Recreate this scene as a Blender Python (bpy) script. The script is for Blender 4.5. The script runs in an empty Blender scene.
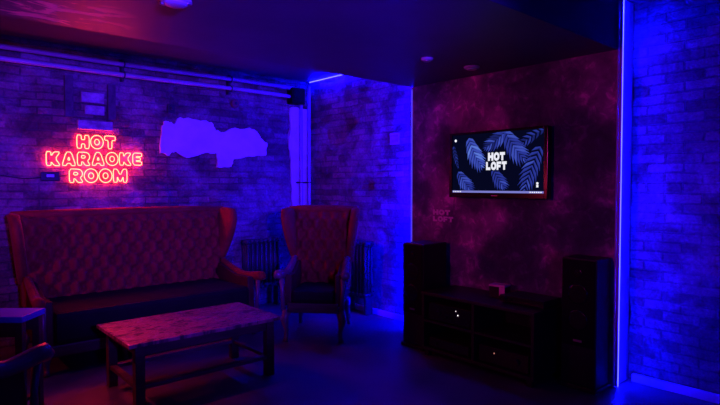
import bpy, bmesh, math, random
from mathutils import Vector, Matrix, noise
random.seed(7)
S = bpy.context.scene
COL = S.collection
PI = math.pi

# ------------------------------------------------------------------ materials
def mat(name, base=(0.5,0.5,0.5), rough=0.6, spec=0.5, metal=0.0, emit=None, es=0.0):
    m = bpy.data.materials.new(name); m.use_nodes = True
    b = m.node_tree.nodes['Principled BSDF']
    b.inputs['Base Color'].default_value = (*base, 1)
    b.inputs['Roughness'].default_value = rough
    b.inputs['Specular IOR Level'].default_value = spec
    b.inputs['Metallic'].default_value = metal
    if emit:
        b.inputs['Emission Color'].default_value = (*emit, 1)
        b.inputs['Emission Strength'].default_value = es
    return m
class NT:
    def __init__(s, m): s.t = m.node_tree; s.b = s.t.nodes['Principled BSDF']
    def n(s, typ, **kw):
        x = s.t.nodes.new(typ)
        for k, v in kw.items():
            if k in x.inputs: x.inputs[k].default_value = v
            else: setattr(x, k, v)
        return x
    def l(s, a, b): s.t.links.new(a, b)
def ramp(nt, fac, stops, interp='LINEAR'):
    r = nt.n('ShaderNodeValToRGB'); r.color_ramp.interpolation = interp
    e = r.color_ramp.elements
    while len(e) < len(stops): e.new(0.5)
    for i, (p, c) in enumerate(stops):
        e[i].position = p; e[i].color = (*c, 1) if len(c) == 3 else c
    nt.l(fac, r.inputs[0]); return r.outputs['Color']
def noise_n(nt, vec, scale, detail=5, rough=0.6, dist=0.0):
    n = nt.n('ShaderNodeTexNoise'); n.inputs['Scale'].default_value = scale
    n.inputs['Detail'].default_value = detail; n.inputs['Roughness'].default_value = rough
    n.inputs['Distortion'].default_value = dist
    nt.l(vec, n.inputs['Vector']); return n.outputs['Fac']
def mixc(nt, fac, a, b, mode='MIX'):
    m = nt.n('ShaderNodeMix', data_type='RGBA', blend_type=mode)
    for sock, v in ((m.inputs['Factor'], fac), (m.inputs[6], a), (m.inputs[7], b)):
        if isinstance(v, (int, float)): sock.default_value = v
        elif isinstance(v, tuple): sock.default_value = (*v, 1)
        else: nt.l(v, sock)
    return m.outputs[2]
def noisy(name, c1, c2, scale=8, rough=0.6, spec=0.4, bump=0.15, bscale=None, stretch=None, r2=None, detail=5):
    m = mat(name, c1, rough, spec); nt = NT(m)
    tc = nt.n('ShaderNodeTexCoord'); v = tc.outputs['Object']
    if stretch:
        mp = nt.n('ShaderNodeMapping'); mp.inputs['Scale'].default_value = stretch
        nt.l(v, mp.inputs['Vector']); v = mp.outputs['Vector']
    f = noise_n(nt, v, scale, detail)
    nt.l(ramp(nt, f, [(0.35, c1), (0.68, c2)]), nt.b.inputs['Base Color'])
    if r2 is not None:
        nt.l(ramp(nt, f, [(0.35, (rough,)*3), (0.65, (r2,)*3)]), nt.b.inputs['Roughness'])
    if bump:
        f2 = noise_n(nt, v, bscale or scale*3, 4)
        bp = nt.n('ShaderNodeBump'); bp.inputs['Strength'].default_value = bump; bp.inputs['Distance'].default_value = 0.01
        nt.l(f2, bp.inputs['Height']); nt.l(bp.outputs['Normal'], nt.b.inputs['Normal'])
    return m

def brick_mat(name, axis):
    m = mat(name, (0.3,0.2,0.18), 0.85, 0.25); nt = NT(m)
    tc = nt.n('ShaderNodeTexCoord'); sp = nt.n('ShaderNodeSeparateXYZ'); nt.l(tc.outputs['Object'], sp.inputs[0])
    cb = nt.n('ShaderNodeCombineXYZ'); nt.l(sp.outputs[axis], cb.inputs[0]); nt.l(sp.outputs['Z'], cb.inputs[1])
    v = cb.outputs[0]
    # slight waviness of the courses
    nn = nt.n('ShaderNodeTexNoise'); nn.inputs['Scale'].default_value = 2.5; nt.l(v, nn.inputs['Vector'])
    vm = nt.n('ShaderNodeVectorMath', operation='MULTIPLY_ADD'); nt.l(nn.outputs['Color'], vm.inputs[0])
    vm.inputs[1].default_value = (0.03, 0.03, 0); nt.l(v, vm.inputs[2]); v2 = vm.outputs[0]
    br = nt.n('ShaderNodeTexBrick'); nt.l(v2, br.inputs['Vector'])
    br.inputs['Scale'].default_value = 1.0
    br.inputs['Brick Width'].default_value = 0.235; br.inputs['Row Height'].default_value = 0.068
    br.inputs['Mortar Size'].default_value = 0.0065; br.inputs['Mortar Smooth'].default_value = 0.35
    br.inputs['Bias'].default_value = -0.1
    br.inputs['Color1'].default_value = (0.30,0.17,0.17,1); br.inputs['Color2'].default_value = (0.10,0.05,0.055,1)
    br.inputs['Mortar'].default_value = (0.13,0.10,0.10,1)
    # worn whitewash and soot patches
    big = noise_n(nt, v, 1.9, 6, 0.62, 0.4)
    ww = ramp(nt, big, [(0.46, (0,0,0)), (0.60, (1,1,1))])
    c = mixc(nt, 0.0, br.outputs['Color'], (0.5,0.42,0.42))
    mx = nt.n('ShaderNodeMath', operation='MULTIPLY'); nt.l(ww, mx.inputs[0]); mx.inputs[1].default_value = 0.42
    c = mixc(nt, mx.outputs[0], br.outputs['Color'], (0.50,0.40,0.41))
    dk = ramp(nt, noise_n(nt, v, 4.2, 6, 0.7, 0.8), [(0.38, (0.22,0.20,0.22)), (0.62, (1,1,1))])
    c = mixc(nt, 0.62, c, dk, 'MULTIPLY')
    fine = ramp(nt, noise_n(nt, v, 45, 4, 0.6), [(0.3, (0.72,0.72,0.72)), (0.7, (1.15,1.15,1.15))])
    c = mixc(nt, 1.0, c, fine, 'MULTIPLY')
    nt.l(c, nt.b.inputs['Base Color'])
    inv = nt.n('ShaderNodeMath', operation='MULTIPLY_ADD'); nt.l(br.outputs['Fac'], inv.inputs[0])
    inv.inputs[1].default_value = -1.0; inv.inputs[2].default_value = 1.0
    ad = nt.n('ShaderNodeMath', operation='MULTIPLY_ADD'); nt.l(noise_n(nt, v, 30, 5, 0.65), ad.inputs[0])
    ad.inputs[1].default_value = 0.8; nt.l(inv.outputs[0], ad.inputs[2])
    bp = nt.n('ShaderNodeBump'); bp.inputs['Strength'].default_value = 1.0; bp.inputs['Distance'].default_value = 0.02
    nt.l(ad.outputs[0], bp.inputs['Height']); nt.l(bp.outputs['Normal'], nt.b.inputs['Normal'])
    return m

def grunge_mat():
    m = mat('maroon_grunge_plaster', (0.1,0.03,0.05), 0.7, 0.3); nt = NT(m)
    tc = nt.n('ShaderNodeTexCoord'); v = tc.outputs['Object']
    f = noise_n(nt, v, 2.3, 7, 0.55, 0.3)
    g = noise_n(nt, v, 11, 6, 0.65, 0.6)
    c = ramp(nt, f, [(0.38, (0.045,0.025,0.09)), (0.50, (0.11,0.04,0.15)), (0.64, (0.36,0.12,0.34))])
    d = ramp(nt, g, [(0.36, (0.7,0.7,0.75)), (0.55, (1,1,1)), (0.68, (2.3,2.1,1.9))])
    nt.l(mixc(nt, 1.0, c, d, 'MULTIPLY'), nt.b.inputs['Base Color'])
    bp = nt.n('ShaderNodeBump'); bp.inputs['Strength'].default_value = 0.5; bp.inputs['Distance'].default_value = 0.008
    nt.l(g, bp.inputs['Height']); nt.l(bp.outputs['Normal'], nt.b.inputs['Normal'])
    return m

def ceiling_mat():
    m = mat('ceiling_blotched', (0.2,0.12,0.2), 0.5, 0.35); nt = NT(m)
    tc = nt.n('ShaderNodeTexCoord'); v = tc.outputs['Object']
    # pale cloud-shaped blotches in the colour around one spot of the soffit
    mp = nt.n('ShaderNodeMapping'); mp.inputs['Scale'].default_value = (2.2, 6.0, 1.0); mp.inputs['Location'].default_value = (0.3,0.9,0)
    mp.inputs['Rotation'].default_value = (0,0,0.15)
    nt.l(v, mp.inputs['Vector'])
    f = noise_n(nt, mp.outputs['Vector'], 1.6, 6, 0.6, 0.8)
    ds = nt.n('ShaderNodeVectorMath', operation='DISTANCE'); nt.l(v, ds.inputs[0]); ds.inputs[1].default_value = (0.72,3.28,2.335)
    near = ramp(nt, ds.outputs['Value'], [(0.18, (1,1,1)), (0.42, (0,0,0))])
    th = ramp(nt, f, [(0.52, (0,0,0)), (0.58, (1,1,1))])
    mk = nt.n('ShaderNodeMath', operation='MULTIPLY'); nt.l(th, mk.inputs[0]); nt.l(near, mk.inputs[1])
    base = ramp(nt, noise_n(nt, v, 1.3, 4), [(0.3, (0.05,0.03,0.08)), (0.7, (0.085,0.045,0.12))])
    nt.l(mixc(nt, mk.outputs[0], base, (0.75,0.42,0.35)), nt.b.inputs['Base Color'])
    bp = nt.n('ShaderNodeBump'); bp.inputs['Strength'].default_value = 0.1; bp.inputs['Distance'].default_value = 0.005
    nt.l(noise_n(nt, v, 20), bp.inputs['Height']); nt.l(bp.outputs['Normal'], nt.b.inputs['Normal'])
    return m

M_BACK = brick_mat('old_brick_back', 'X')
M_RIGHT = brick_mat('old_brick_right', 'Y')
M_GRUNGE = grunge_mat()
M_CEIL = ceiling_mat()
M_FLOOR = noisy('dark_floor', (0.05,0.04,0.055), (0.12,0.09,0.12), 2.2, 0.38, 0.5, 0.08, 14, r2=0.55)
M_PLASTER = noisy('old_plaster', (0.62,0.56,0.60), (0.78,0.72,0.74), 5, 0.8, 0.3, 0.35, 18)
M_PLASTER2 = noisy('dirty_plaster', (0.22,0.17,0.2), (0.5,0.42,0.46), 14, 0.85, 0.3, 0.5, 30)
M_PIPE = noisy('painted_pipe', (0.30,0.26,0.32), (0.42,0.36,0.42), 6, 0.35, 0.6, 0.05)
M_DARK = noisy('dark_paint', (0.02,0.018,0.022), (0.035,0.03,0.04), 8, 0.55, 0.4, 0.1)
M_VELVET = noisy('rust_velvet', (0.22,0.012,0.011), (0.36,0.026,0.018), 9, 0.8, 0.2, 0.2, 60)
b = M_VELVET.node_tree.nodes['Principled BSDF']
b.inputs['Sheen Weight'].default_value = 0.12; b.inputs['Sheen Roughness'].default_value = 0.35
b.inputs['Sheen Tint'].default_value = (1,0.35,0.3,1)
M_BLUETOP = noisy('blue_lit_top', (0.05,0.06,0.55), (0.07,0.09,0.7), 6, 0.4, 0.5, 0.0)  # blue light on the side table's top, put into its base colour
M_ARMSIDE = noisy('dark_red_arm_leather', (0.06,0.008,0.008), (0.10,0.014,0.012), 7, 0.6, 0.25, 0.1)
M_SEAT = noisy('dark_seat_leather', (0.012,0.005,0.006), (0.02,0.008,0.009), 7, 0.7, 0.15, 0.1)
M_WOOD = noisy('dark_wood', (0.06,0.030,0.022), (0.13,0.06,0.04), 4, 0.38, 0.5, 0.15, 20, stretch=(1,6,6))
M_CARVED = noisy('polished_arm_wood', (0.12,0.05,0.06), (0.20,0.10,0.11), 5, 0.32, 0.5, 0.1, 20)
M_BLACK = noisy('black_vinyl', (0.012,0.012,0.014), (0.02,0.02,0.024), 6, 0.42, 0.4, 0.05)
M_GRILLE = noisy('speaker_cloth', (0.006,0.006,0.007), (0.014,0.014,0.016), 90, 0.9, 0.1, 0.3, 200)
M_MATTE = noisy('matt_black', (0.003,0.003,0.003), (0.006,0.005,0.006), 9, 0.8, 0.1, 0.1)
M_GLOSS = mat('black_gloss', (0.01,0.01,0.012), 0.18, 0.5)
M_IRON = noisy('radiator_iron', (0.02,0.018,0.024), (0.04,0.035,0.045), 10, 0.5, 0.4, 0.1)
M_IRON2 = noisy('sooty_wood', (0.06,0.045,0.06), (0.13,0.09,0.11), 14, 0.8, 0.3, 0.3)
M_WHITE = noisy('white_plastic', (0.36,0.32,0.36), (0.46,0.42,0.46), 5, 0.4, 0.5, 0.0)
M_METAL = mat('brushed_metal', (0.6,0.58,0.62), 0.3, 0.5, 0.9)
M_RUSTCAP = noisy('brown_cap', (0.14,0.03,0.03), (0.22,0.05,0.05), 9, 0.5, 0.4, 0.1)
M_CARD = noisy('lit_edge_pink', (0.75,0.4,0.45), (0.9,0.6,0.62), 14, 0.5, 0.4, 0.0)
M_LETTER = noisy('pale_letter', (0.75,0.50,0.70), (0.95,0.70,0.85), 30, 0.7, 0.3, 0.0)
def emis(name, col, s):
    m = bpy.data.materials.new(name); m.use_nodes = True; t = m.node_tree; t.nodes.clear()
    e = t.nodes.new('ShaderNodeEmission'); e.inputs[0].default_value = (*col, 1); e.inputs[1].default_value = s
    o = t.nodes.new('ShaderNodeOutputMaterial'); t.links.new(e.outputs[0], o.inputs[0]); return m
M_LED = emis('blue_led', (0.0018,0.0018,1.0), 300)
M_LED2 = emis('blue_led_niche', (0.0005,0.0003,1.0), 1500)
M_EDGEGLOW = emis('led_edge_glow', (0.12,0.05,1.0), 0.75)
M_LEDC = emis('blue_led_ceiling', (0.0008,0.0007,1.0), 700)
M_NEON = emis('red_neon', (1.0,0.024,0.012), 46)
M_SCREEN = emis('screen_dark', (0.0015,0.002,0.014), 1.0)
M_LEAF = [emis('leaf_tone_%s' % n, c, 1.0) for n, c in (('deep',(0.010,0.015,0.13)), ('mid',(0.022,0.035,0.30)), ('light',(0.045,0.075,0.46)), ('pale',(0.10,0.18,0.66)))]
M_TEXT = emis('screen_white', (0.85,0.85,0.95), 1.0)
M_TEXTSH = emis('screen_black', (0.002,0.002,0.01), 1.0)
M_TASK = emis('screen_taskbar', (0.20,0.20,0.62), 1.0)
M_DOT = emis('device_lamp', (1.0,0.95,0.9), 1.2)
M_DOTR = emis('device_lamp_red', (1.0,0.35,0.3), 0.6)

# ------------------------------------------------------------------ mesh helpers
class MB:
    def __init__(s): s.bm = bmesh.new()
    def box(s, x0, x1, y0, y1, z0, z1, bev=0.0, rot=None):
        bm = s.bm
        r = bmesh.ops.create_cube(bm, size=1.0); vs = r['verts']
        bmesh.ops.scale(bm, vec=(x1-x0, y1-y0, z1-z0), verts=vs)
        if bev:
            es = list({e for v in vs for e in v.link_edges})
            g = bmesh.ops.bevel(bm, geom=es, offset=bev, segments=2, affect='EDGES', profile=0.6)
            vs = list({v for f in g['faces'] for v in f.verts} | {v for v in vs if v.is_valid})
        if rot: bmesh.ops.rotate(bm, cent=(0,0,0), matrix=rot, verts=vs)
        bmesh.ops.translate(bm, vec=((x0+x1)/2, (y0+y1)/2, (z0+z1)/2), verts=vs)
        return s
    def cyl(s, p0, p1, r0, r1=None, n=20, caps=True):
        return s.tube([p0, p1], [r0, r0 if r1 is None else r1], n, caps)
    def tube(s, pts, radii, n=10, caps=True, closed=False, squash=1.0):
        bm = s.bm; pts = [Vector(p) for p in pts]
        if isinstance(radii, (int, float)): radii = [radii]*len(pts)
        N = len(pts); rings = []; prev = None
        for i, p in enumerate(pts):
            a = pts[(i-1) % N] if (closed or i > 0) else p
            c = pts[(i+1) % N] if (closed or i < N-1) else p
            t = (c-a).normalized()
            if prev is None:
                up = Vector((0,0,1)) if abs(t.z) < 0.9 else Vector((0,1,0))
                u = t.cross(up).normalized()
            else:
                u = (prev - t*prev.dot(t)).normalized()
            prev = u; w = t.cross(u)
            rings.append([bm.verts.new(p + (u*math.cos(2*PI*k/n) + w*math.sin(2*PI*k/n)*squash)*radii[i]) for k in range(n)])
        for i in range(N if closed else N-1):
            A, B = rings[i], rings[(i+1) % N]
            for k in range(n):
                try: bm.faces.new((A[k], A[(k+1) % n], B[(k+1) % n], B[k]))
                except ValueError: pass
        if caps and not closed:
            bm.faces.new(rings[0][::-1]); bm.faces.new(rings[-1])
        return s
    def lathe(s, prof, cen=(0,0,0), n=28, axis='Z'):
        bm = s.bm; rings = []; c = Vector(cen)
        for r, h in prof:
            ring = []
            for k in range(n):
                a = 2*PI*k/n; x, y = r*math.cos(a), r*math.sin(a)
                o = (x, y, h) if axis == 'Z' else ((h, x, y) if axis == 'X' else (x, h, y))
                ring.append(bm.verts.new(c + Vector(o)))
            rings.append(ring)
        for A, B in zip(rings, rings[1:]):
            for k in range(n): bm.faces.new((A[k], A[(k+1) % n], B[(k+1) % n], B[k]))
        bm.faces.new(rings[0][::-1]); bm.faces.new(rings[-1])
        return s
    def prism(s, poly, d0, d1, axis='Y', holes=()):
        # poly in a plane; axis = direction of thickness
        bm = s.bm
        def P(a, b, d): return (a, d, b) if axis == 'Y' else ((d, a, b) if axis == 'X' else (a, b, d))
        V0 = [bm.verts.new(P(a, b, d0)) for a, b in poly]; V1 = [bm.verts.new(P(a, b, d1)) for a, b in poly]
        n = len(poly)
        f = [bm.faces.new(V0), bm.faces.new(V1[::-1])]
        for k in range(n): bm.faces.new((V0[k], V1[k], V1[(k+1) % n], V0[(k+1) % n]))
        return s
    def build(s, name, m, parent=None, smooth=False, mats=None, bevel=0.0):
        bmesh.ops.recalc_face_normals(s.bm, faces=s.bm.faces[:])
        me = bpy.data.meshes.new(name); s.bm.to_mesh(me); s.bm.free()
        for x in (mats or [m]): me.materials.append(x)
        if smooth:
            for p in me.polygons: p.use_smooth = True
        o = bpy.data.objects.new(name, me); COL.objects.link(o)
        if parent: o.parent = parent
        if bevel:
            bv = o.modifiers.new('soft_edges', 'BEVEL'); bv.width = bevel; bv.segments = 3; bv.limit_method = 'ANGLE'
        return o
def tag(o, label=None, cat=None, group=None, kind=None):
    for k, v in (('label', label), ('category', cat), ('group', group), ('kind', kind)):
        if v: o[k] = v
    return o
def thing(name, label, cat, loc=(0,0,0), rz=0.0, group=None):
    o = bpy.data.objects.new(name, None); COL.objects.link(o); o.location = loc; o.rotation_euler = (0,0,rz)
    o.empty_display_size = 0.1
    return tag(o, label, cat, group)
def dup(root, loc, rz, label, group=None):
    r = root.copy(); COL.objects.link(r); r.location = loc; r.rotation_euler = (0,0,rz)
    tag(r, label, None, group)
    for ch in list(root.children):
        c = ch.copy(); COL.objects.link(c); c.parent = r
        for g in list(ch.children):
            d = g.copy(); COL.objects.link(d); d.parent = c
    return r
def structure(o): o['kind'] = 'structure'; return o

# ------------------------------------------------------------------ chunky outline alphabet (unit box)
def ell(cx, cy, rx, ry, n=20): return [(cx+rx*math.cos(2*PI*k/n), cy+ry*math.sin(2*PI*k/n)) for k in range(n)]
GL = {
 'H': ([(0,0),(.36,0),(.36,.34),(.64,.34),(.64,0),(1,0),(1,1),(.64,1),(.64,.66),(.36,.66),(.36,1),(0,1)], []),
 'O': (ell(.5,.5,.52,.52), [ell(.5,.5,.20,.22,12)]),
 'T': ([(0,1),(1,1),(1,.66),(.68,.66),(.68,0),(.32,0),(.32,.66),(0,.66)], []),
 'K': ([(0,0),(.34,0),(.34,.30),(.58,0),(1.02,0),(.66,.52),(1,1),(.58,1),(.34,.68),(.34,1),(0,1)], []),
 'A': ([(0,0),(.32,0),(.38,.16),(.62,.16),(.68,0),(1,0),(.68,1),(.32,1)], [[(.42,.40),(.58,.40),(.5,.66)]]),
 'R': ([(0,0),(.33,0),(.33,.28),(.42,.28),(.62,0),(1.02,0),(.80,.36),(.95,.50),(.98,.72),(.88,.92),(.66,1),(0,1)], [[(.33,.55),(.56,.55),(.64,.65),(.56,.75),(.33,.75)]]),
 'E': ([(0,0),(.95,0),(.95,.29),(.36,.29),(.36,.38),(.80,.38),(.80,.62),(.36,.62),(.36,.71),(.95,.71),(.95,1),(0,1)], []),
 'M': ([(0,0),(.28,0),(.28,.46),(.42,.08),(.58,.08),(.72,.46),(.72,0),(1,0),(1,1),(.72,1),(.5,.52),(.28,1),(0,1)], []),
 'L': ([(0,0),(.95,0),(.95,.33),(.38,.33),(.38,1),(0,1)], []),
 'F': ([(0,0),(.37,0),(.37,.30),(.82,.30),(.82,.60),(.37,.60),(.37,.70),(.95,.70),(.95,1),(0,1)], []),
}
def chaikin(p, k=0.18):
    o = []
    for i in range(len(p)):
        a, b = p[i], p[(i+1) % len(p)]
        o.append((a[0]+(b[0]-a[0])*k, a[1]+(b[1]-a[1])*k)); o.append((b[0]-(b[0]-a[0])*k, b[1]-(b[1]-a[1])*k))
    return o

# ------------------------------------------------------------------ room shell
H = 2.68; XR = 4.02; YB = 5.5; XP = 3.77; Y0 = 1.615; Y1 = 3.51; ZS = 2.322
def brick_wall(name, m, axis, a0, a1, fixed, nrm):
    st = 0.022; na = int((a1-a0)/st); nz = int((H-0.0)/st); bm = bmesh.new(); vs = []
    for j in range(nz+1):
        z = H*j/nz; row = []
        for i in range(na+1):
            a = a0+(a1-a0)*i/na
            n1 = noise.fractal(Vector((a*2.3, z*2.3, fixed)), 1.0, 2.0, 5)
            n2 = noise.noise(Vector((a*14, z*26, fixed+3)))
            d = 0.012*max(-1, min(1, n1))+0.006*n2
            dmg = noise.noise(Vector((a*1.7+9, z*3.1, fixed+7)))
            if dmg > 0.28: d -= min(0.03, (dmg-0.28)*0.25)
            edge = min(1.0, min(z, H-z, a-a0, a1-a)/0.03)
            d = min(d, 0.012)*edge
            row.append(bm.verts.new((a, fixed+nrm*d, z) if axis == 'X' else (fixed+nrm*d, a, z)))
        vs.append(row)
    for j in range(nz):
        for i in range(na): bm.faces.new((vs[j][i], vs[j][i+1], vs[j+1][i+1], vs[j+1][i]))
    # back slab so that the wall has thickness
    bt = 0.12
    B = [bm.verts.new((a, fixed-nrm*bt, z) if axis == 'X' else (fixed-nrm*bt, a, z)) for a, z in ((a0,0),(a1,0),(a1,H),(a0,H))]
    bm.faces.new(B)
    rim = [vs[0], [r[-1] for r in vs], vs[-1][::-1], [r[0] for r in vs][::-1]]
    for k, line in enumerate(rim):
        bm.faces.new(list(line)+[B[(k+1) % 4], B[k]])
    bmesh.ops.recalc_face_normals(bm, faces=bm.faces[:])
    me = bpy.data.meshes.new(name); bm.to_mesh(me); bm.free(); me.materials.append(m)
    for p in me.polygons:
        if len(p.vertices) == 4 and p.area < 0.01: p.use_smooth = True
    o = bpy.data.objects.new(name, me); COL.objects.link(o); return structure(o)
wall_back = brick_wall('wall_back', M_BACK, 'X', -2.5, XR, YB, -1)
wall_right = brick_wall('wall_right', M_RIGHT, 'Y', -3.0, YB, XR, -1)
structure(MB().box(-2.6,4.14,-3.1,5.62,-0.1,0.0).build('floor', M_FLOOR))
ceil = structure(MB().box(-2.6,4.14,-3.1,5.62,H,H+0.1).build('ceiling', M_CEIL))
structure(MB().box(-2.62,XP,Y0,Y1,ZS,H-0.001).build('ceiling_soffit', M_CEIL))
structure(MB().box(-2.62,-2.5,-3.1,5.5,0,H).build('wall_left', M_DARK))
structure(MB().box(-2.5,4.14,-3.12,-3.0,0,H).build('wall_front', M_DARK))
structure(MB().box(XP,XR-0.013,Y0,Y1,0,H-0.001).build('wall_panel', M_GRUNGE))
structure(MB().box(XP+0.001,XR-0.013,Y0-0.006,Y0-0.0005,0,H-0.001).build('trim_8', M_PLASTER))
structure(MB().box(XR-0.05,XR-0.013,3.53,YB-0.02,0,0.055,0.006).build('baseboard_right', M_PLASTER))
structure(MB().box(XR-0.05,XR-0.013,-2.9,1.57,0,0.055,0.006).build('baseboard_right', M_PLASTER))

# plaster remnants on the back wall
def jag(poly, amp=0.012, sub=4, seed=0):
    rr = random.Random(seed); o = []
    for i in range(len(poly)):
        a, b = poly[i], poly[(i+1) % len(poly)]
        for k in range(sub):
            t = k/sub
            o.append((a[0]+(b[0]-a[0])*t+rr.uniform(-amp, amp)*(k > 0), a[1]+(b[1]-a[1])*t+rr.uniform(-amp, amp)*(k > 0)))
    return o
patch = [(2.15,1.991),(2.189,2.057),(2.241,2.048),(2.28,2.026),(2.32,2.093),(2.428,2.109),(2.565,2.086),(2.693,2.083),(2.741,1.993),(2.824,1.984),(2.914,2.023),(3.163,2.054),(3.26,2.013),(3.309,1.944),(3.398,1.877),(3.374,1.746),(3.161,1.729),(2.957,1.689),(2.926,1.605),(2.761,1.596),(2.757,1.75),(2.618,1.745),(2.423,1.685),(2.316,1.733),(2.251,1.743),(2.224,1.704),(2.135,1.726)]
structure(MB().prism(jag(patch, 0.010, 4, 3), YB-0.026, YB+0.02).build('trim_1', M_PLASTER))
col1 = [(3.72,2.33),(3.80,2.35),(3.98,2.33),(3.985,1.9),(3.96,1.6),(3.98,1.3),(3.97,0.9),(3.76,0.9),(3.75,1.35),(3.73,1.7),(3.70,1.9),(3.73,2.1)]
structure(MB().prism(jag(col1, 0.010, 4, 5), YB-0.028, YB+0.02).build('trim_2', M_PLASTER))

# bricked-up vent above the neon sign: pale blocks, dark side posts, projecting ledge
structure(MB().box(1.40,1.60,YB-0.030,YB+0.02,2.17,2.265,0.006).build('trim_3', M_PLASTER2))
structure(MB().box(1.43,1.60,YB-0.028,YB+0.02,2.06,2.145,0.006).build('trim_4', M_PLASTER2))
structure(MB().box(1.36,1.665,YB-0.060,YB+0.02,1.915,2.000,0.008).build('trim_5', M_PLASTER2))
structure(MB().box(1.26,1.33,YB-0.040,YB+0.02,2.02,2.40,0.004).build('trim_6', M_IRON2))
structure(MB().box(1.63,1.70,YB-0.040,YB+0.02,2.02,2.36,0.004).build('trim_7', M_IRON2))

# ------------------------------------------------------------------ pipes
def hpipe(z, r, label):
    o = MB().tube([(-2.4+i*0.5, 5.40, z+0.004*math.sin(i*1.3)) for i in range(13)]+[(3.70,5.40,z-0.003)], r, 14).build('heating_pipe', M_PIPE, smooth=True)
    return tag(o, label, 'pipe', 'heating pipes along the top of the brick wall')
hpipe(2.556, 0.022, 'upper of the two long pale pipes running under the ceiling along brick wall')
hpipe(2.455, 0.022, 'lower of the two long pale pipes running along brick wall above neon sign')
for x, lab in ((1.76,'dark pipe clamp holding both long pipes, nearest to above the neon sign'), (2.89,'dark pipe clamp holding both long pipes, above the torn plaster patch'),):
    c = thing('pipe_clamp', lab, 'clamp', (x,5.45,2.40), 0, 'clamps on the ceiling pipes')
    MB().box(-0.012,0.012,-0.02,0.056,0.0,0.21,0.003).build('bracket', M_DARK, c)
    for z in (2.556, 2.455):
        MB().tube([(0.0, -0.05+0.028*math.cos(a), z-2.40+0.028*math.sin(a)) for a in [2*PI*k/16 for k in range(16)]], 0.007, 6, closed=True).build('ring', M_DARK, c)
j = thing('pipe_casing', 'black square casing where ceiling pipes turn down in the wall corner', 'pipe casing', (3.76,5.40,2.38))
MB().box(-0.10,0.09,-0.05,0.06,-0.01,0.18,0.012).build('casing', M_MATTE, j)
MB().box(-0.075,0.065,-0.056,-0.049,0.02,0.15,0.004).build('cover', M_MATTE, j)
for x, lab in ((3.823,'left of two upright pale pipes dropping from the black casing behind armchair'), (3.942,'right of two upright pale pipes in the corner behind armchair')):
    z1 = 2.38 if x < 3.9 else 2.60
    o = MB().tube([(x,5.40,0.03),(x,5.40,1.2),(x,5.40,z1)], 0.021, 14).build('heating_pipe', M_PIPE, smooth=True)
    tag(o, lab, 'pipe', 'upright pipes in the corner')
c = thing('pipe_clamp', 'dark double clamp around the two upright corner pipes', 'clamp', (3.88,5.44,1.42))
MB().box(-0.09,0.09,0.0,0.03,0,0.02,0.003).build('bracket', M_DARK, c)
for dx in (-0.057, 0.062):
    MB().tube([(dx+0.027*math.cos(2*PI*k/16), -0.04+0.027*math.sin(2*PI*k/16), 0.01) for k in range(16)], 0.006, 6, closed=True).build('ring', M_DARK, c)

# small fittings on the back wall
f = thing('wall_bracket', 'small dark bracket on brick wall above left end of plaster patch', 'bracket', (2.245,YB-0.014,2.14))
MB().box(-0.035,0.035,-0.03,0.0,0.0,0.09,0.006).build('plate', M_DARK, f)
MB().cyl((0,-0.03,0.05),(0,-0.06,0.05),0.018).build('hook', M_DARK, f)
f = thing('wall_socket', 'round reddish junction fitting on brick wall below the ceiling pipes', 'junction box', (2.975,YB-0.014,2.31))
MB().lathe([(0.05,0.0),(0.05,-0.025),(0.044,-0.032),(0.03,-0.034)], axis='Y').build('body', M_RUSTCAP, f, smooth=False)
MB().lathe([(0.018,-0.033),(0.018,-0.042),(0.010,-0.045)], axis='Y').build('centre_cap', M_DARK, f)
f = thing('electrical_plate', 'small square blank plate on violet-lit brick beside TV wall', 'wall plate', (XR-0.016,3.97,1.82))
MB().box(-0.014,0.0,-0.07,0.07,0.0,0.12,0.006).build('frame', M_WHITE, f)
MB().box(-0.018,-0.013,-0.05,0.05,0.02,0.10,0.003).build('cover', M_PLASTER2, f)
# sign transformer with its wire
f = thing('sign_transformer', 'small dark transformer box on brick left of the neon sign', 'transformer', (1.13,YB-0.014,1.435))
MB().box(-0.075,0.075,-0.035,0.0,0.0,0.085,0.008).build('case', M_BLACK, f)
MB().box(-0.03,0.03,-0.038,-0.034,0.035,0.06,0.002).build('badge', M_METAL, f)
MB().tube([(-0.07,-0.02,0.03),(-0.2,-0.015,0.02),(-0.4,-0.015,0.05),(-0.7,-0.015,0.06),(-1.0,-0.015,0.02)], 0.005, 6).build('wire', M_BLACK, f, smooth=True)
MB().tube([(0.07,-0.02,0.04),(0.10,-0.02,0.05),(0.14,-0.03,0.06)], 0.004, 6).build('wire', M_BLACK, f, smooth=True)

# ------------------------------------------------------------------ neon sign
sign = thing('neon_sign', 'glowing red neon outline sign reading HOT KARAOKE ROOM on brick wall', 'neon sign', (1.52,YB-0.012,1.42))
def neon_word(word, x0, x1, z0a, z0b, z1a, z1b, wf):
    tot = sum(wf.get(c, 1.0) for c in word); gap = 0.0
    x = x0; unit = (x1-x0)/tot
    for c in word:
        w = wf.get(c, 1.0)*unit
        t = ((x+w/2)-x0)/(x1-x0); zb = z0a+(z0b-z0a)*t; zt = z1a+(z1b-z1a)*t
        lw = w-0.014
        outer, holes = GL[c]; mb = MB()
        for path in [outer]+holes:
            p = path if len(path) >= 12 and c == 'O' else chaikin(path)
            mb.tube([(x+0.007+lw*a-1.52, -0.022, zb+(zt-zb)*q-1.42) for a, q in p], 0.0042, 8, closed=True)
        mb.build('neon_letter', M_NEON, sign, smooth=True)
        # stand-offs that hold the tube off the wall
        x += w
wf = {'H':1.0,'O':1.02,'T':0.92,'K':1.05,'A':1.08,'R':1.02,'E':0.88,'M':1.12}
neon_word('HOT', 1.346, 1.697, 1.738, 1.747, 1.860, 1.869, wf)
neon_word('KARAOKE', 1.094, 1.950, 1.572, 1.598, 1.697, 1.716, wf)
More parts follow.
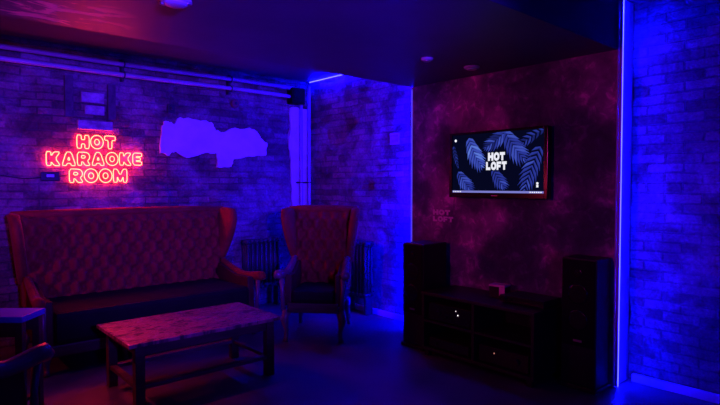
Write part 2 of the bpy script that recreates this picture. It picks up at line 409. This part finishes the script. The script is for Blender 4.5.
neon_word('ROOM', 1.278, 1.802, 1.423, 1.427, 1.546, 1.555, wf)
for x, z in ((1.36,1.75),(1.52,1.86),(1.68,1.76),(1.11,1.60),(1.40,1.69),(1.66,1.60),(1.93,1.62),(1.30,1.44),(1.55,1.55),(1.79,1.44)):
    MB().cyl((x-1.52,0.006,z-1.42),(x-1.52,-0.02,z-1.42),0.004,n=8).build('standoff', M_WHITE, sign)

# ------------------------------------------------------------------ LED strips
def strip(label, x0,x1,y0,y1,z0,z1, m, housing):
    t = thing('led_strip', label, 'led strip', ((x0+x1)/2,(y0+y1)/2,z0))
    cx, cy, cz = (x0+x1)/2,(y0+y1)/2,z0
    MB().box(x0-cx,x1-cx,y0-cy,y1-cy,0,z1-cz).build('light_tube', m, t)
    a = housing
    MB().box(a[0]-cx,a[1]-cx,a[2]-cy,a[3]-cy,a[4]-cz,a[5]-cz).build('channel', M_WHITE, t)
strip('upright glowing blue LED strip on right edge of the maroon TV wall', 3.786,3.794,1.586,1.597,0.005,2.675, M_LED, (3.7815,3.7855,1.586,1.6075,0.004,2.676))
strip('upright glowing blue LED strip on left edge of the maroon TV wall', 3.787,3.794,3.519,3.537,0.005,2.305, M_LED2, (3.782,3.798,3.5105,3.5185,0.004,2.316))
strip('thin LED strip lying along the ceiling over the brick beside corner', 3.985,3.992,3.60,5.45,2.664,2.670, M_LEDC, (3.983,3.996,3.59,5.46,2.671,2.6785))

leds = [o for o in COL.objects if o.name == 'led_strip.001'][0]
MB().box(3.7815-leds.location.x,3.786-leds.location.x,3.519-leds.location.y,3.540-leds.location.y,0,2.30).build('edge_glow_lip', M_EDGEGLOW, leds)  # added lip: keeps strip spill off the soffit, emits the visible edge glow
# ------------------------------------------------------------------ ceiling fixtures
def disc(x, y, z, r, label, cat, grp=None):
    t = thing('ceiling_spotlight', label, cat, (x,y,z), 0, grp)
    MB().lathe([(r*0.95,-0.001),(r,-0.006),(r*0.96,-0.016),(r*0.72,-0.022)]).build('rim', M_WHITE, t, smooth=True)
    MB().lathe([(r*0.66,-0.021),(r*0.6,-0.027),(r*0.3,-0.030)]).build('lens', M_METAL, t, smooth=True)
    return t
disc(3.45,2.59,ZS,0.062,'round unlit ceiling spotlight nearer the TV, right of the pair','spotlight')
disc(2.98,2.635,ZS,0.045,'smaller round unlit ceiling spotlight, left of the pair near the TV','spotlight')
t = thing('smoke_detector', 'domed white smoke detector on ceiling at top edge above neon sign', 'smoke detector', (1.11,2.63,ZS))
MB().lathe([(0.075,-0.001),(0.078,-0.012),(0.070,-0.022)]).build('base', M_WHITE, t, smooth=True)
MB().lathe([(0.060,-0.021),(0.056,-0.030),(0.042,-0.037),(0.015,-0.039)]).build('dome', M_WHITE, t, smooth=True)
for s_ in (-1, 1):
    MB().box(-0.012,0.012,-0.01,0.01,-0.03,-0.018,0.002).build('clip', M_METAL, t).location = (s_*0.066*0.75, -s_*0.066*0.66, 0)

# ------------------------------------------------------------------ upholstered seats (sofa and armchairs)
def tufted_panel(w, z0, z1, yb0, yb1, sx, sz, A=0.075, th=0.11):
    """w width, leans from y=yb0 at z0 to yb1 at z1 (front faces -y)"""
    bm = bmesh.new(); st = 0.012; nu = int(w/st); nv = int((z1-z0)/st); F = []
    for j in range(nv+1):
        z = z0+(z1-z0)*j/nv; t = j/nv; row = []
        for i in range(nu+1):
            u = -w/2+w*i/nu
            a = u/sx; b = (z-z0-0.02)/sz
            cr = (abs(math.sin(PI*(a+b)))*abs(math.sin(PI*(a-b))))**0.6
            a2, b2 = a-round(a), b-round(b); a3, b3 = a-0.5-round(a-0.5), b-0.5-round(b-0.5)
            d2 = min((a2*sx)**2+(b2*sz)**2, (a3*sx)**2+(b3*sz)**2)
            hgt = 0.5*cr+0.5*(1-math.exp(-d2/0.036**2))
            e = min(1.0, min(i, nu-i)*st/0.05, (nv-j)*st/0.09)
            d = A*hgt*e + (0.02*(1-e) if e < 1 else 0)
            rnd = min(1.0, min(i, nu-i, nv-j)/2.5); rnd = math.sqrt(1-(1-rnd)**2)
            y = yb0+(yb1-yb0)*t - d - th*0.35*rnd + th*0.35
            row.append(bm.verts.new((u, y, z)))
        F.append(row)
    for j in range(nv):
        for i in range(nu): bm.faces.new((F[j][i], F[j][i+1], F[j+1][i+1], F[j+1][i]))
    B = [bm.verts.new(p) for p in ((-w/2, yb0+th, z0),(w/2, yb0+th, z0),(w/2, yb1+th, z1),(-w/2, yb1+th, z1))]
    bm.faces.new(B)
    for k, line in enumerate([F[0], [r[-1] for r in F], F[-1][::-1], [r[0] for r in F][::-1]]):
        bm.faces.new(list(line)+[B[(k+1) % 4], B[k]])
    mb = MB(); mb.bm.free(); mb.bm = bm; return mb
def side_wing(sgn, W, Wb, zt, zb, yback, yfront):
    """curved wing of the backrest: W/Wb outer half widths at top and bottom"""
    bm = bmesh.new(); nz = 18; rows = []
    for j in range(nz+1):
        t = j/nz; z = zb+(zt-zb)*t
        prof = 0.42+0.58*math.sin(min(1, t*1.18)*PI*0.5)
        if t > 0.86: prof -= (t-0.86)/0.14*0.10*1.6
        yf = yback+(yfront-yback)*prof
        xo = Wb+(W-Wb)*(t**0.8)
        ring = []
        th = 0.075
        for k in range(16):        # rounded slab cross-section in the x-y plane, front edge flares outwards
            s = k/16*2*PI
            cy_, sx_ = math.cos(s), math.sin(s)
            yy = (yback+0.02+yf)/2 - cy_*((yback+0.02-yf)/2)
            q = (yback-yy)/max(0.01, (yback-yf))
            hx = th/2*math.copysign(abs(sx_)**0.6, sx_)*(1+0.35*q)
            xx = xo-th/2-0.03*(1-q)+hx
            ring.append(bm.verts.new((sgn*xx, yy, z)))
        rows.append(ring)
    for A, B in zip(rows, rows[1:]):
        for k in range(16): bm.faces.new((A[k], A[(k+1) % 16], B[(k+1) % 16], B[k]))
    top = bm.verts.new((sgn*(W-0.04), (yback+yfront)/2+0.03, zt+0.018))
    for k in range(16): bm.faces.new((rows[-1][k], rows[-1][(k+1) % 16], top))
    bm.faces.new(rows[0])
    mb = MB(); mb.bm.free(); mb.bm = bm; return mb
def upholstered(name, label, cat, loc, rz, W, zt, za, yf, yb, legz, cols=0.125, roll_m=None, arm_in=0.0):
    """W outer half width, zt top, za arm top at front, yf front y, yb rear y"""
    t = thing(name, label, cat, loc, rz)
    Wb = W-0.085
    bw = 2*(Wb-0.02)
    tufted_panel(bw, 0.40, zt-0.015, yb-0.24, yb-0.12, cols, 0.20).build('backrest', M_VELVET, t, smooth=True)
    MB().tube([(-W+0.05, yb-0.115, zt-0.02), (-W/2, yb-0.12, zt-0.012), (0, yb-0.12, zt-0.010), (W/2, yb-0.12, zt-0.012), (W-0.05, yb-0.115, zt-0.02)], 0.038, 14).build('top_roll', M_VELVET, t, smooth=True)
    for s in (-1, 1):
        side_wing(s, W, Wb, zt-0.01, za+0.02, yb-0.03, yb-0.40).build('wing', M_VELVET, t, smooth=True)
    ys = yb-0.33
    for s in (-1, 1):
        xo = Wb-0.06
        # arm: upholstered panel under a scooping rolled rest
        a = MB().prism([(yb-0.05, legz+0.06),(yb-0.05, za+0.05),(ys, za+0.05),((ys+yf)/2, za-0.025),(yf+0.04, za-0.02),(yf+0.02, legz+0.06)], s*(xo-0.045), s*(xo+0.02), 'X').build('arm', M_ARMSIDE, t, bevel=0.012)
        n = 14; pts = []; rad = []
        for k in range(n+1):
            q = k/n; y = ys+0.06+(yf-0.03-ys-0.06)*q
            z = za+0.075-0.115*math.sin(min(1, q*1.25)*PI/2)+0.03*max(0, q-0.6)/0.4
            x = xo+0.015+0.045*q*q
            pts.append((s*x, y, z)); rad.append(0.030+0.014*q)
        pts.append((s*(xo+0.06), yf-0.055, za-0.035)); rad.append(0.034)
        MB().tube(pts, rad, 12).build('armrest_roll', roll_m or M_VELVET, a, smooth=True)
        MB().tube([(s*(xo+0.035), yf-0.015, za-0.05),(s*(xo+0.030), yf-0.002, (za+legz)/2),(s*(xo+0.02), yf-0.012, legz+0.03)], [0.022,0.016,0.022], 10).build('arm_post', M_CARVED, a, smooth=True)
    sw = Wb-0.11
    MB().box(-sw-0.04, sw+0.04, yf+0.0, yb-0.06, legz, legz+0.09, 0.012).build('seat_frame', M_WOOD, t)
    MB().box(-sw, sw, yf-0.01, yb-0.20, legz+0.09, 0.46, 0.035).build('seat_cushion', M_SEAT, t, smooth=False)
    xs = Wb-0.06
    for s in (-1, 1):
        MB().tube([(s*xs, yf+0.05, legz+0.02),(s*(xs+0.022), yf+0.035, legz*0.72),(s*(xs+0.004), yf+0.045, legz*0.35),(s*(xs+0.008), yf+0.03, 0.03),(s*(xs+0.012), yf+0.022, 0.0)], [0.040,0.036,0.020,0.018,0.026], 12).build('leg', M_CARVED, t, smooth=True)
        MB().tube([(s*xs, yb-0.10, legz+0.02),(s*xs, yb-0.09, legz*0.6),(s*(xs+0.006), yb-0.04, 0.0)], [0.032,0.024,0.020], 12).build('leg', M_CARVED, t, smooth=True)
    return t
sofa = upholstered('wing_back_sofa', 'long rust red velvet sofa with deep-buttoned high back below the neon sign', 'sofa',
                   (1.735,4.92,0), 0.0, 0.998, 1.165, 0.56, -0.50, 0.42, 0.13, 0.125)
for xm in (-0.3, 0.3):
    MB().tube([(xm,-0.44,0.15),(xm,-0.45,0.08),(xm,-0.455,0.0)], [0.032,0.022,0.024], 12).build('leg', M_CARVED, sofa, smooth=True)
chair = upholstered('wing_armchair', 'red buttoned wing-back armchair in the corner right of the sofa', 'armchair',
                    (3.085,4.075,0), math.radians(-47), 0.385, 1.175, 0.62, -0.34, 0.38, 0.26, 0.12, M_CARVED)
dup(chair, (0.08,2.91,0), math.radians(127), 'armchair at lower left corner, only its rounded wooden arm showing in front')

# ------------------------------------------------------------------ coffee table
tb = thing('coffee_table', 'low dark wooden coffee table with worn glossy top in front of the sofa', 'coffee table', (1.645,3.675,0), 0.0)
M_TOP = mat('worn_lacquered_top', (0.2,0.09,0.08), 0.3, 0.6); nt = NT(M_TOP)
tc = nt.n('ShaderNodeTexCoord'); mp = nt.n('ShaderNodeMapping'); mp.inputs['Scale'].default_value = (7,14,1); mp.inputs['Rotation'].default_value = (0,0,0.35)
nt.l(tc.outputs['Object'], mp.inputs['Vector'])
f1 = noise_n(nt, mp.outputs['Vector'], 1.5, 5, 0.6, 1.2)
nt.l(ramp(nt, f1, [(0.42, (0.08,0.02,0.02)), (0.52, (0.42,0.12,0.11)), (0.7, (0.70,0.24,0.22))]), nt.b.inputs['Base Color'])
nt.l(ramp(nt, f1, [(0.42, (0.65,)*3), (0.55, (0.26,)*3)]), nt.b.inputs['Roughness'])
bp = nt.n('ShaderNodeBump'); bp.inputs['Strength'].default_value = 0.5; bp.inputs['Distance'].default_value = 0.01
nt.l(f1, bp.inputs['Height']); nt.l(bp.outputs['Normal'], nt.b.inputs['Normal'])
MB().box(-0.55,0.55,-0.33,0.33,0.405,0.43,0.004).build('tabletop', M_TOP, tb)
for sx in (-1,1):
    for sy in (-1,1):
        MB().box(sx*0.47-0.03,sx*0.47+0.03,sy*0.265-0.03,sy*0.265+0.03,0.0,0.405,0.004).build('leg', M_WOOD, tb)
for sy in (-1,1):
    MB().box(-0.44,0.44,sy*0.265-0.012,sy*0.265+0.012,0.335,0.404).build('apron', M_WOOD, tb)
    MB().box(-0.44,0.44,sy*0.265-0.028,sy*0.265+0.028,0.125,0.150,0.003).build('stretcher', M_CARVED, tb)
for sx in (-1,1):
    MB().box(sx*0.47-0.012,sx*0.47+0.012,-0.235,0.235,0.335,0.404).build('apron', M_WOOD, tb)
    MB().box(sx*0.47-0.022,sx*0.47+0.022,-0.235,0.235,0.125,0.150,0.003).build('stretcher', M_WOOD, tb)

# ------------------------------------------------------------------ side table at the left edge
st = thing('side_table', 'small side table with blue-lit top at left edge beside the sofa', 'side table', (0.47,3.72,0), math.radians(-41))
MB().box(-0.30,0.24,-0.13,0.09,0.635,0.67,0.004).build('tabletop', M_BLUETOP, st)
for sx in (-0.27,0.21):
    for sy in (-0.10,0.06):
        MB().box(sx-0.02,sx+0.02,sy-0.02,sy+0.02,0,0.635,0.003).build('leg', M_WOOD, st)
MB().box(-0.25,0.19,-0.09,0.05,0.15,0.17).build('shelf', M_WOOD, st)
MB().box(-0.25,0.19,-0.11,-0.09,0.55,0.634).build('apron', M_WOOD, st)
MB().box(-0.25,0.19,0.05,0.07,0.55,0.634).build('apron', M_WOOD, st)

# ------------------------------------------------------------------ radiators
def radiator(loc, rz, n, z0, z1, label):
    t = thing('radiator', label, 'radiator', loc, rz); mb = MB(); w = 0.058
    for k in range(n):
        x = (k-(n-1)/2)*w
        for y in (-0.045, 0.0, 0.045): mb.cyl((x,y,z0+0.03),(x,y,z1-0.03),0.017,n=10)
        for z in (z0+0.03, z1-0.03): mb.tube([(x,-0.062,z),(x,0.062,z)], 0.026, 10)
    mb.build('sections', M_IRON, t, smooth=True)
    for z in (z0+0.03, z1-0.03): MB().cyl((-(n/2)*w-0.01,0,z),((n/2)*w+0.01,0,z),0.020).build('header', M_IRON, t, smooth=True)
    for x in (-(n-1)/2*w, (n-1)/2*w):
        MB().box(x-0.018,x+0.018,-0.05,0.05,0,z0+0.02,0.004).build('foot', M_IRON, t)
    MB().tube([((n/2)*w,0,z0+0.03),((n/2)*w+0.05,0,z0+0.03),((n/2)*w+0.06,0,0.0)],0.012,8).build('feed_pipe', M_IRON, t, smooth=True)
radiator((3.25,5.38,0), 0, 8, 0.22, 0.79, 'dark cast-iron radiator on back wall between sofa and armchair')
radiator((3.90,4.42,0), math.radians(90), 6, 0.18, 0.80, 'dark cast-iron radiator on the right brick wall behind the armchair')

# ------------------------------------------------------------------ television
tv = thing('television', 'wall-mounted television showing blue leaves and the words HOT LOFT', 'television', (3.77,2.532,1.295), math.radians(-90))
W2 = 0.461; Ht = 0.545; FY = -0.092         # local: x right, y towards the wall, z up
MB().box(-W2,W2,FY+0.012,FY+0.065,0.0,Ht,0.010).build('housing', M_GLOSS, tv)
bz = MB(); bz.box(-W2,-W2+0.030,FY,FY+0.0115,0,Ht,0.003); bz.box(W2-0.030,W2,FY,FY+0.0115,0,Ht,0.003)
bz.box(-W2+0.030,W2-0.030,FY,FY+0.0115,Ht-0.018,Ht,0.003); bz.box(-W2+0.030,W2-0.030,FY,FY+0.0115,0,0.042,0.003)
bz.build('bezel', M_GLOSS, tv)
MB().box(-0.16,0.16,FY+0.066,-0.001,0.12,0.40,0.004).build('wall_mount', M_METAL, tv)
MB().box(-0.03,0.03,FY-0.0015,FY,0.016,0.024).build('badge', M_METAL, tv)
sw, s0, s1 = W2-0.030, 0.042, Ht-0.018
SY = FY+0.010
scr = MB().box(-sw,sw,SY,SY+0.0015,s0,s1).build('screen', M_SCREEN, tv)
def leaf(x0, z0, deg, L, curve, W, n, tones, yy, gap=0.16):
    bm = bmesh.new(); rr = random.Random(int(x0*1000+z0*77))
    def V(x, z): return bm.verts.new((max(-sw+0.002, min(sw-0.002, x)), yy, max(s0+0.018, min(s1-0.002, z))))
    def mid(t):
        a = math.radians(deg); x, z = x0, z0; m = 12
        for k in range(m):
            x += L*t/m*math.cos(a+curve*t*k/m); z += L*t/m*math.sin(a+curve*t*k/m)
        return x, z, a+curve*t
    for k in range(n):
        t0, t1 = (k+gap*0.5)/n, (k+1-gap*0.5)/n; tm = (t0+t1)/2
        ln = W*(math.sin(PI*min(1, 0.12+0.86*tm))**0.8)*rr.uniform(0.88, 1.08)
        a0 = mid(t0); a1 = mid(t1)
        for s in (-1, 1):
            d = a0[2]+s*(1.05-0.45*tm); cx, cz = math.cos(d)*ln, math.sin(d)*ln
            d2 = a0[2]+s*(0.85-0.40*tm); tx, tz = math.cos(d2)*ln, math.sin(d2)*ln
            mx, mz = (a0[0]+a1[0])/2, (a0[1]+a1[1])/2
            A = (a0[0], a0[1]); B = (a0[0]+cx*0.6, a0[1]+cz*0.6); T = (mx+tx*1.05, mz+tz*1.05); Cc = (a1[0]+cx*0.62, a1[1]+cz*0.62); D = (a1[0], a1[1])
            R1 = (mx, mz)
            tn = rr.choice(tones)
            for poly, mi in (((A, B, T, R1), tn), ((R1, T, Cc, D), max(0, tn-1))):
                try: f = bm.faces.new([V(*p) for p in poly]); f.material_index = mi
                except ValueError: pass
    mb = MB(); mb.bm.free(); mb.bm = bm; return mb.build('leaf', M_LEAF[0], scr, mats=M_LEAF)
yy = SY-0.0006
leaf(0.43,0.52,200,0.30,0.4,0.07,8,[0,1],yy,0.4)
leaf(0.40,0.40,-118,0.38,0.25,0.13,10,[1,1,2],yy-0.0003,0.42)
leaf(0.13,0.55,-142,0.28,-0.2,0.10,9,[0,1,2],yy-0.0006,0.25)
leaf(0.09,0.53,-62,0.30,0.35,0.13,9,[1,1,2],yy-0.0009,0.2)
leaf(-0.02,0.24,-62,0.20,0.25,0.10,7,[1,1,2],yy-0.0012,0.2)
leaf(-0.37,0.22,-58,0.22,0.3,0.11,8,[1,1,2],yy-0.0015,0.25)
leaf(-0.26,0.50,-72,0.29,0.4,0.125,9,[2,2,3],yy-0.0018,0.18)
leaf(-0.42,0.44,-80,0.20,0.2,0.04,7,[0,0,1],yy-0.0021,0.3)
def flat_word(word, x0, x1, zb, zt, y, m, parent, name, th=0.0006, grow=0.0):
    tot = sum(wf.get(c, 0.9) for c in word); x = x0; unit = (x1-x0)/tot; mb = MB()
    for c in word:
        w = wf.get(c, 0.9)*unit; lw = w*0.93; outer, holes = GL[c]
        bm = mb.bm
        from mathutils.geometry import tessellate_polygon
        loops = [[Vector((x+lw*(0.5+(a-0.5)*(1+grow)), zb+(zt-zb)*(0.5+(q-0.5)*(1+grow)), 0)) for a, q in path] for path in ([outer]+([] if grow else holes))]
        flat = [p for l in loops for p in l]
        V = [bm.verts.new((p.x, y-th, p.y)) for p in flat]
        for tri in tessellate_polygon(loops):
            try: bm.faces.new([V[i] for i in tri])
            except ValueError: pass
        x += w
    me_bm = mb.bm
    r = bmesh.ops.extrude_face_region(me_bm, geom=me_bm.faces[:])
    bmesh.ops.translate(me_bm, vec=(0, th, 0), verts=[v for v in r['geom'] if isinstance(v, bmesh.types.BMVert)])
    return mb.build(name, m, parent)
flat_word('HOT', -0.066, 0.096, 0.300, 0.366, yy-0.0026, M_TEXTSH, scr, 'letter_outline', grow=0.22)
flat_word('LOFT', -0.084, 0.112, 0.226, 0.292, yy-0.0026, M_TEXTSH, scr, 'letter_outline', grow=0.22)
flat_word('HOT', -0.066, 0.096, 0.300, 0.366, yy-0.0034, M_TEXT, scr, 'lettering')
flat_word('LOFT', -0.084, 0.112, 0.226, 0.292, yy-0.0034, M_TEXT, scr, 'lettering')
MB().box(-sw+0.001,sw-0.001,yy-0.0008,yy,s0,s0+0.016).build('taskbar', M_TASK, scr)
for x0_, n_ in ((-sw+0.01, 5), (sw-0.12, 6)):
    for k in range(n_): MB().box(x0_+k*0.018,x0_+0.011+k*0.018,yy-0.0016,yy-0.0009,s0+0.003,s0+0.012).build('taskbar_icon', M_TEXT, scr)
mb = MB(); mb.lathe([(0.010,0),(0.010,-0.0006)],(sw-0.055,yy-0.002,s0+0.075),16,'Y'); mb.box(sw-0.064,sw-0.046,yy-0.0026,yy-0.002,s0+0.045,s0+0.064)
mb.build('desktop_icon', M_TEXT, scr)
MB().lathe([(0.012,0),(0.012,-0.0006)],(-sw+0.035,yy-0.0026,s1-0.045),16,'Y').build('desktop_icon', M_TEXT, scr)

# pale wording on the TV wall
wl = thing('wall_lettering', 'faint HOT LOFT lettering on maroon wall below left of the television', 'lettering', (3.7695,3.14,1.07), math.radians(-90))
flat_word('HOT', -0.112, 0.09, 0.060, 0.108, -0.0005, M_LETTER, wl, 'letters')
flat_word('LOFT', -0.112, 0.125, 0.0, 0.048, -0.0005, M_LETTER, wl, 'letters')

# ------------------------------------------------------------------ audio equipment
def tower(x0, x1, y0, y1, z, label):
    t = thing('tower_speaker', label, 'speaker', ((x0+x1)/2,(y0+y1)/2,0), 0, 'tower speakers beside the TV cabinet')
    hx, hy = (x1-x0)/2, (y1-y0)/2
    MB().box(-hx+0.012,hx,-hy,hy,0.03,z,0.006).build('cabinet', M_BLACK, t)
    MB().box(-hx-0.004,hx,-hy-0.012,hy+0.012,0.0,0.03,0.006).build('plinth', M_BLACK, t)
    MB().box(-hx,-hx+0.011,-hy+0.008,hy-0.008,0.30,z-0.01,0.004).build('grille', M_GRILLE, t)
    for zz, r in ((z-0.10,0.028),(z-0.24,0.07),(z-0.42,0.07)):
        MB().lathe([(r,0),(r*1.0,-0.004),(r*0.85,-0.005),(r*0.5,-0.002),(r*0.2,-0.004)],(-hx,0,zz),24,'X').build('driver', M_GLOSS, t, smooth=True)
    MB().box(-hx-0.002,-hx+0.001,-0.03,0.03,0.33,0.345).build('badge', M_METAL, t)
    return t
tower(3.385,3.70,3.035,3.265,0.90,'black tower speaker at left end of the TV wall')
tower(3.53,3.755,1.63,1.875,0.90,'black tower speaker at right end of the TV wall beside LED strip')
cab = thing('media_cabinet', 'low black open media cabinet under the television', 'tv stand', (3.53,2.465,0), 0)
MB().box(-0.22,0.22,-0.515,0.515,0.50,0.525,0.004).build('top_board', M_BLACK, cab)
MB().box(-0.22,0.22,-0.515,0.515,0.05,0.075,0.003).build('bottom_board', M_BLACK, cab)
for y in (-0.50, -0.0, 0.50): MB().box(-0.215,0.215,y-0.012,y+0.012,0.075,0.50).build('upright', M_BLACK, cab)
MB().box(-0.215,0.215,0.013,0.487,0.28,0.298).build('shelf', M_BLACK, cab)
MB().box(-0.215,0.215,-0.487,-0.013,0.28,0.298).build('shelf', M_BLACK, cab)
MB().box(0.205,0.22,-0.515,0.515,0.075,0.50).build('back_board', M_BLACK, cab)
for y in (-0.47,0.47):
    for x in (-0.18,0.18): MB().box(x-0.02,x+0.02,y-0.02,y+0.02,0,0.05).build('foot', M_BLACK, cab)
def device(name, label, cat, y, z, w, h, dep, lamps, knobs, xf=3.34):
    t = thing(name, label, cat, (xf+dep/2,y,z))
    MB().box(-dep/2,dep/2,-w/2,w/2,0.008,h,0.005).build('case', M_BLACK, t)
    MB().box(-dep/2-0.004,-dep/2,-w/2+0.004,w/2-0.004,0.010,h-0.002).build('front_panel', M_GLOSS, t)
    for yy_, zz_, r, m in lamps: MB().lathe([(r,0),(r,-0.003)],(-dep/2-0.004,yy_,zz_),12,'X').build('indicator_lamp', m, t)
    for yy_, zz_, r in knobs: MB().lathe([(r,0),(r,-0.012),(r*0.8,-0.015)],(-dep/2-0.004,yy_,zz_),16,'X').build('knob', M_GLOSS, t)
    for yy_ in (-w/2+0.03, w/2-0.03): MB().box(-dep/2+0.02,dep/2-0.02,yy_-0.01,yy_+0.01,0,0.008).build('foot', M_BLACK, t)
    return t
device('audio_receiver','black audio receiver with two tiny white lamps in left bay of the cabinet','receiver',2.715,0.299,0.42,0.14,0.34,
       [(-0.075,0.115,0.004,M_DOT),(-0.095,0.085,0.0055,M_DOT)],[(0.10,0.07,0.022),(0.02,0.05,0.008),(-0.03,0.05,0.008)])
device('disc_player','black slim disc player on the floor shelf of the left bay','disc player',2.715,0.076,0.40,0.08,0.30,[],[(0.12,0.04,0.008)])
device('amplifier','black amplifier with one pinkish lamp low in the cabinet','amplifier',2.215,0.076,0.42,0.13,0.34,
       [(0.07,0.09,0.0045,M_DOTR)],[(-0.12,0.07,0.022)])
device('mixing_console','black karaoke mixer standing on top of the media cabinet','audio mixer',2.14,0.526,0.36,0.055,0.24,[],[(0.12,0.03,0.010),(0.08,0.03,0.010)],3.45)
cb_ = thing('card_box','small pinkish box lit at its edge on top of the media cabinet','box',(3.60,2.42,0.526), math.radians(8))
MB().box(-0.05,0.05,-0.066,0.066,0,0.085,0.003).build('carton', M_BLACK, cb_)
MB().box(-0.053,0.052,-0.067,0.067,0.0855,0.1,0.002).build('lit_top_edge', M_CARD, cb_)  # light on top edge and right side put in as pale pieces
MB().box(-0.0525,-0.0505,-0.066,-0.02,0.02,0.0845).build('lit_side_edge', M_CARD, cb_)

# ------------------------------------------------------------------ unseen lamps added for the coloured light
def light(kind, name, loc, target, col, energy, size=0.2, spot=None, blend=0.5):
    l = bpy.data.lights.new(name, kind); l.color = col; l.energy = energy
    if kind == 'AREA': l.shape = 'DISK'; l.size = size
    else: l.shadow_soft_size = size
    if spot: l.spot_size = math.radians(spot); l.spot_blend = blend
    o = bpy.data.objects.new(name, l); COL.objects.link(o); o.location = loc
    d = Vector(target)-Vector(loc); o.rotation_euler = d.to_track_quat('-Z','Y').to_euler(); return o
light('SPOT','blue_unseen_spot',(0.2,-1.2,1.75),(2.35,5.5,2.25),(0.055,0.007,1.0),3000,0.12,46,0.8)  # unseen lamp behind the camera, washes the back wall blue
light('POINT','red_unseen_lamp',(-0.55,4.35,1.45),(0,0,0),(1.0,0.025,0.12),15,0.03)  # unseen lamp left of the frame, rakes the sofa red
light('SPOT','red_table_fill',(0.25,3.95,2.3),(1.05,3.62,0.43),(1.0,0.035,0.22),72,0.05,38,1.0)  # added fill to redden the left end of the coffee table
light('SPOT','magenta_wall_fill',(-1.6,2.0,1.9),(3.77,2.45,1.45),(1.0,0.03,0.60),95,0.15,34,0.7)  # added fill to brighten the television wall in magenta
light('POINT','blue_low_fill',(1.8,0.05,0.9),(0,0,0),(0.005,0.0,1.0),16,0.15)  # added fill from below to turn the soffit navy

w = bpy.data.worlds.new('World'); S.world = w; w.use_nodes = True
w.node_tree.nodes['Background'].inputs[0].default_value = (0.1,0.02,0.5,1); w.node_tree.nodes['Background'].inputs[1].default_value = 0.01

# ------------------------------------------------------------------ camera
cam = bpy.data.cameras.new('camera'); co = bpy.data.objects.new('camera', cam); COL.objects.link(co)
cam.sensor_width = 36; cam.lens = 36*540/720; cam.clip_start = 0.05
co.location = (0,0,1.4)
co.rotation_euler = (math.radians(90)-math.atan(17.5/540), 0, -math.radians(41.5))
S.camera = co
S.view_settings.view_transform = 'Standard'; S.view_settings.look = 'None'
S.view_settings.exposure = 0.0; S.view_settings.gamma = 1.0; S.view_settings.use_curve_mapping = False
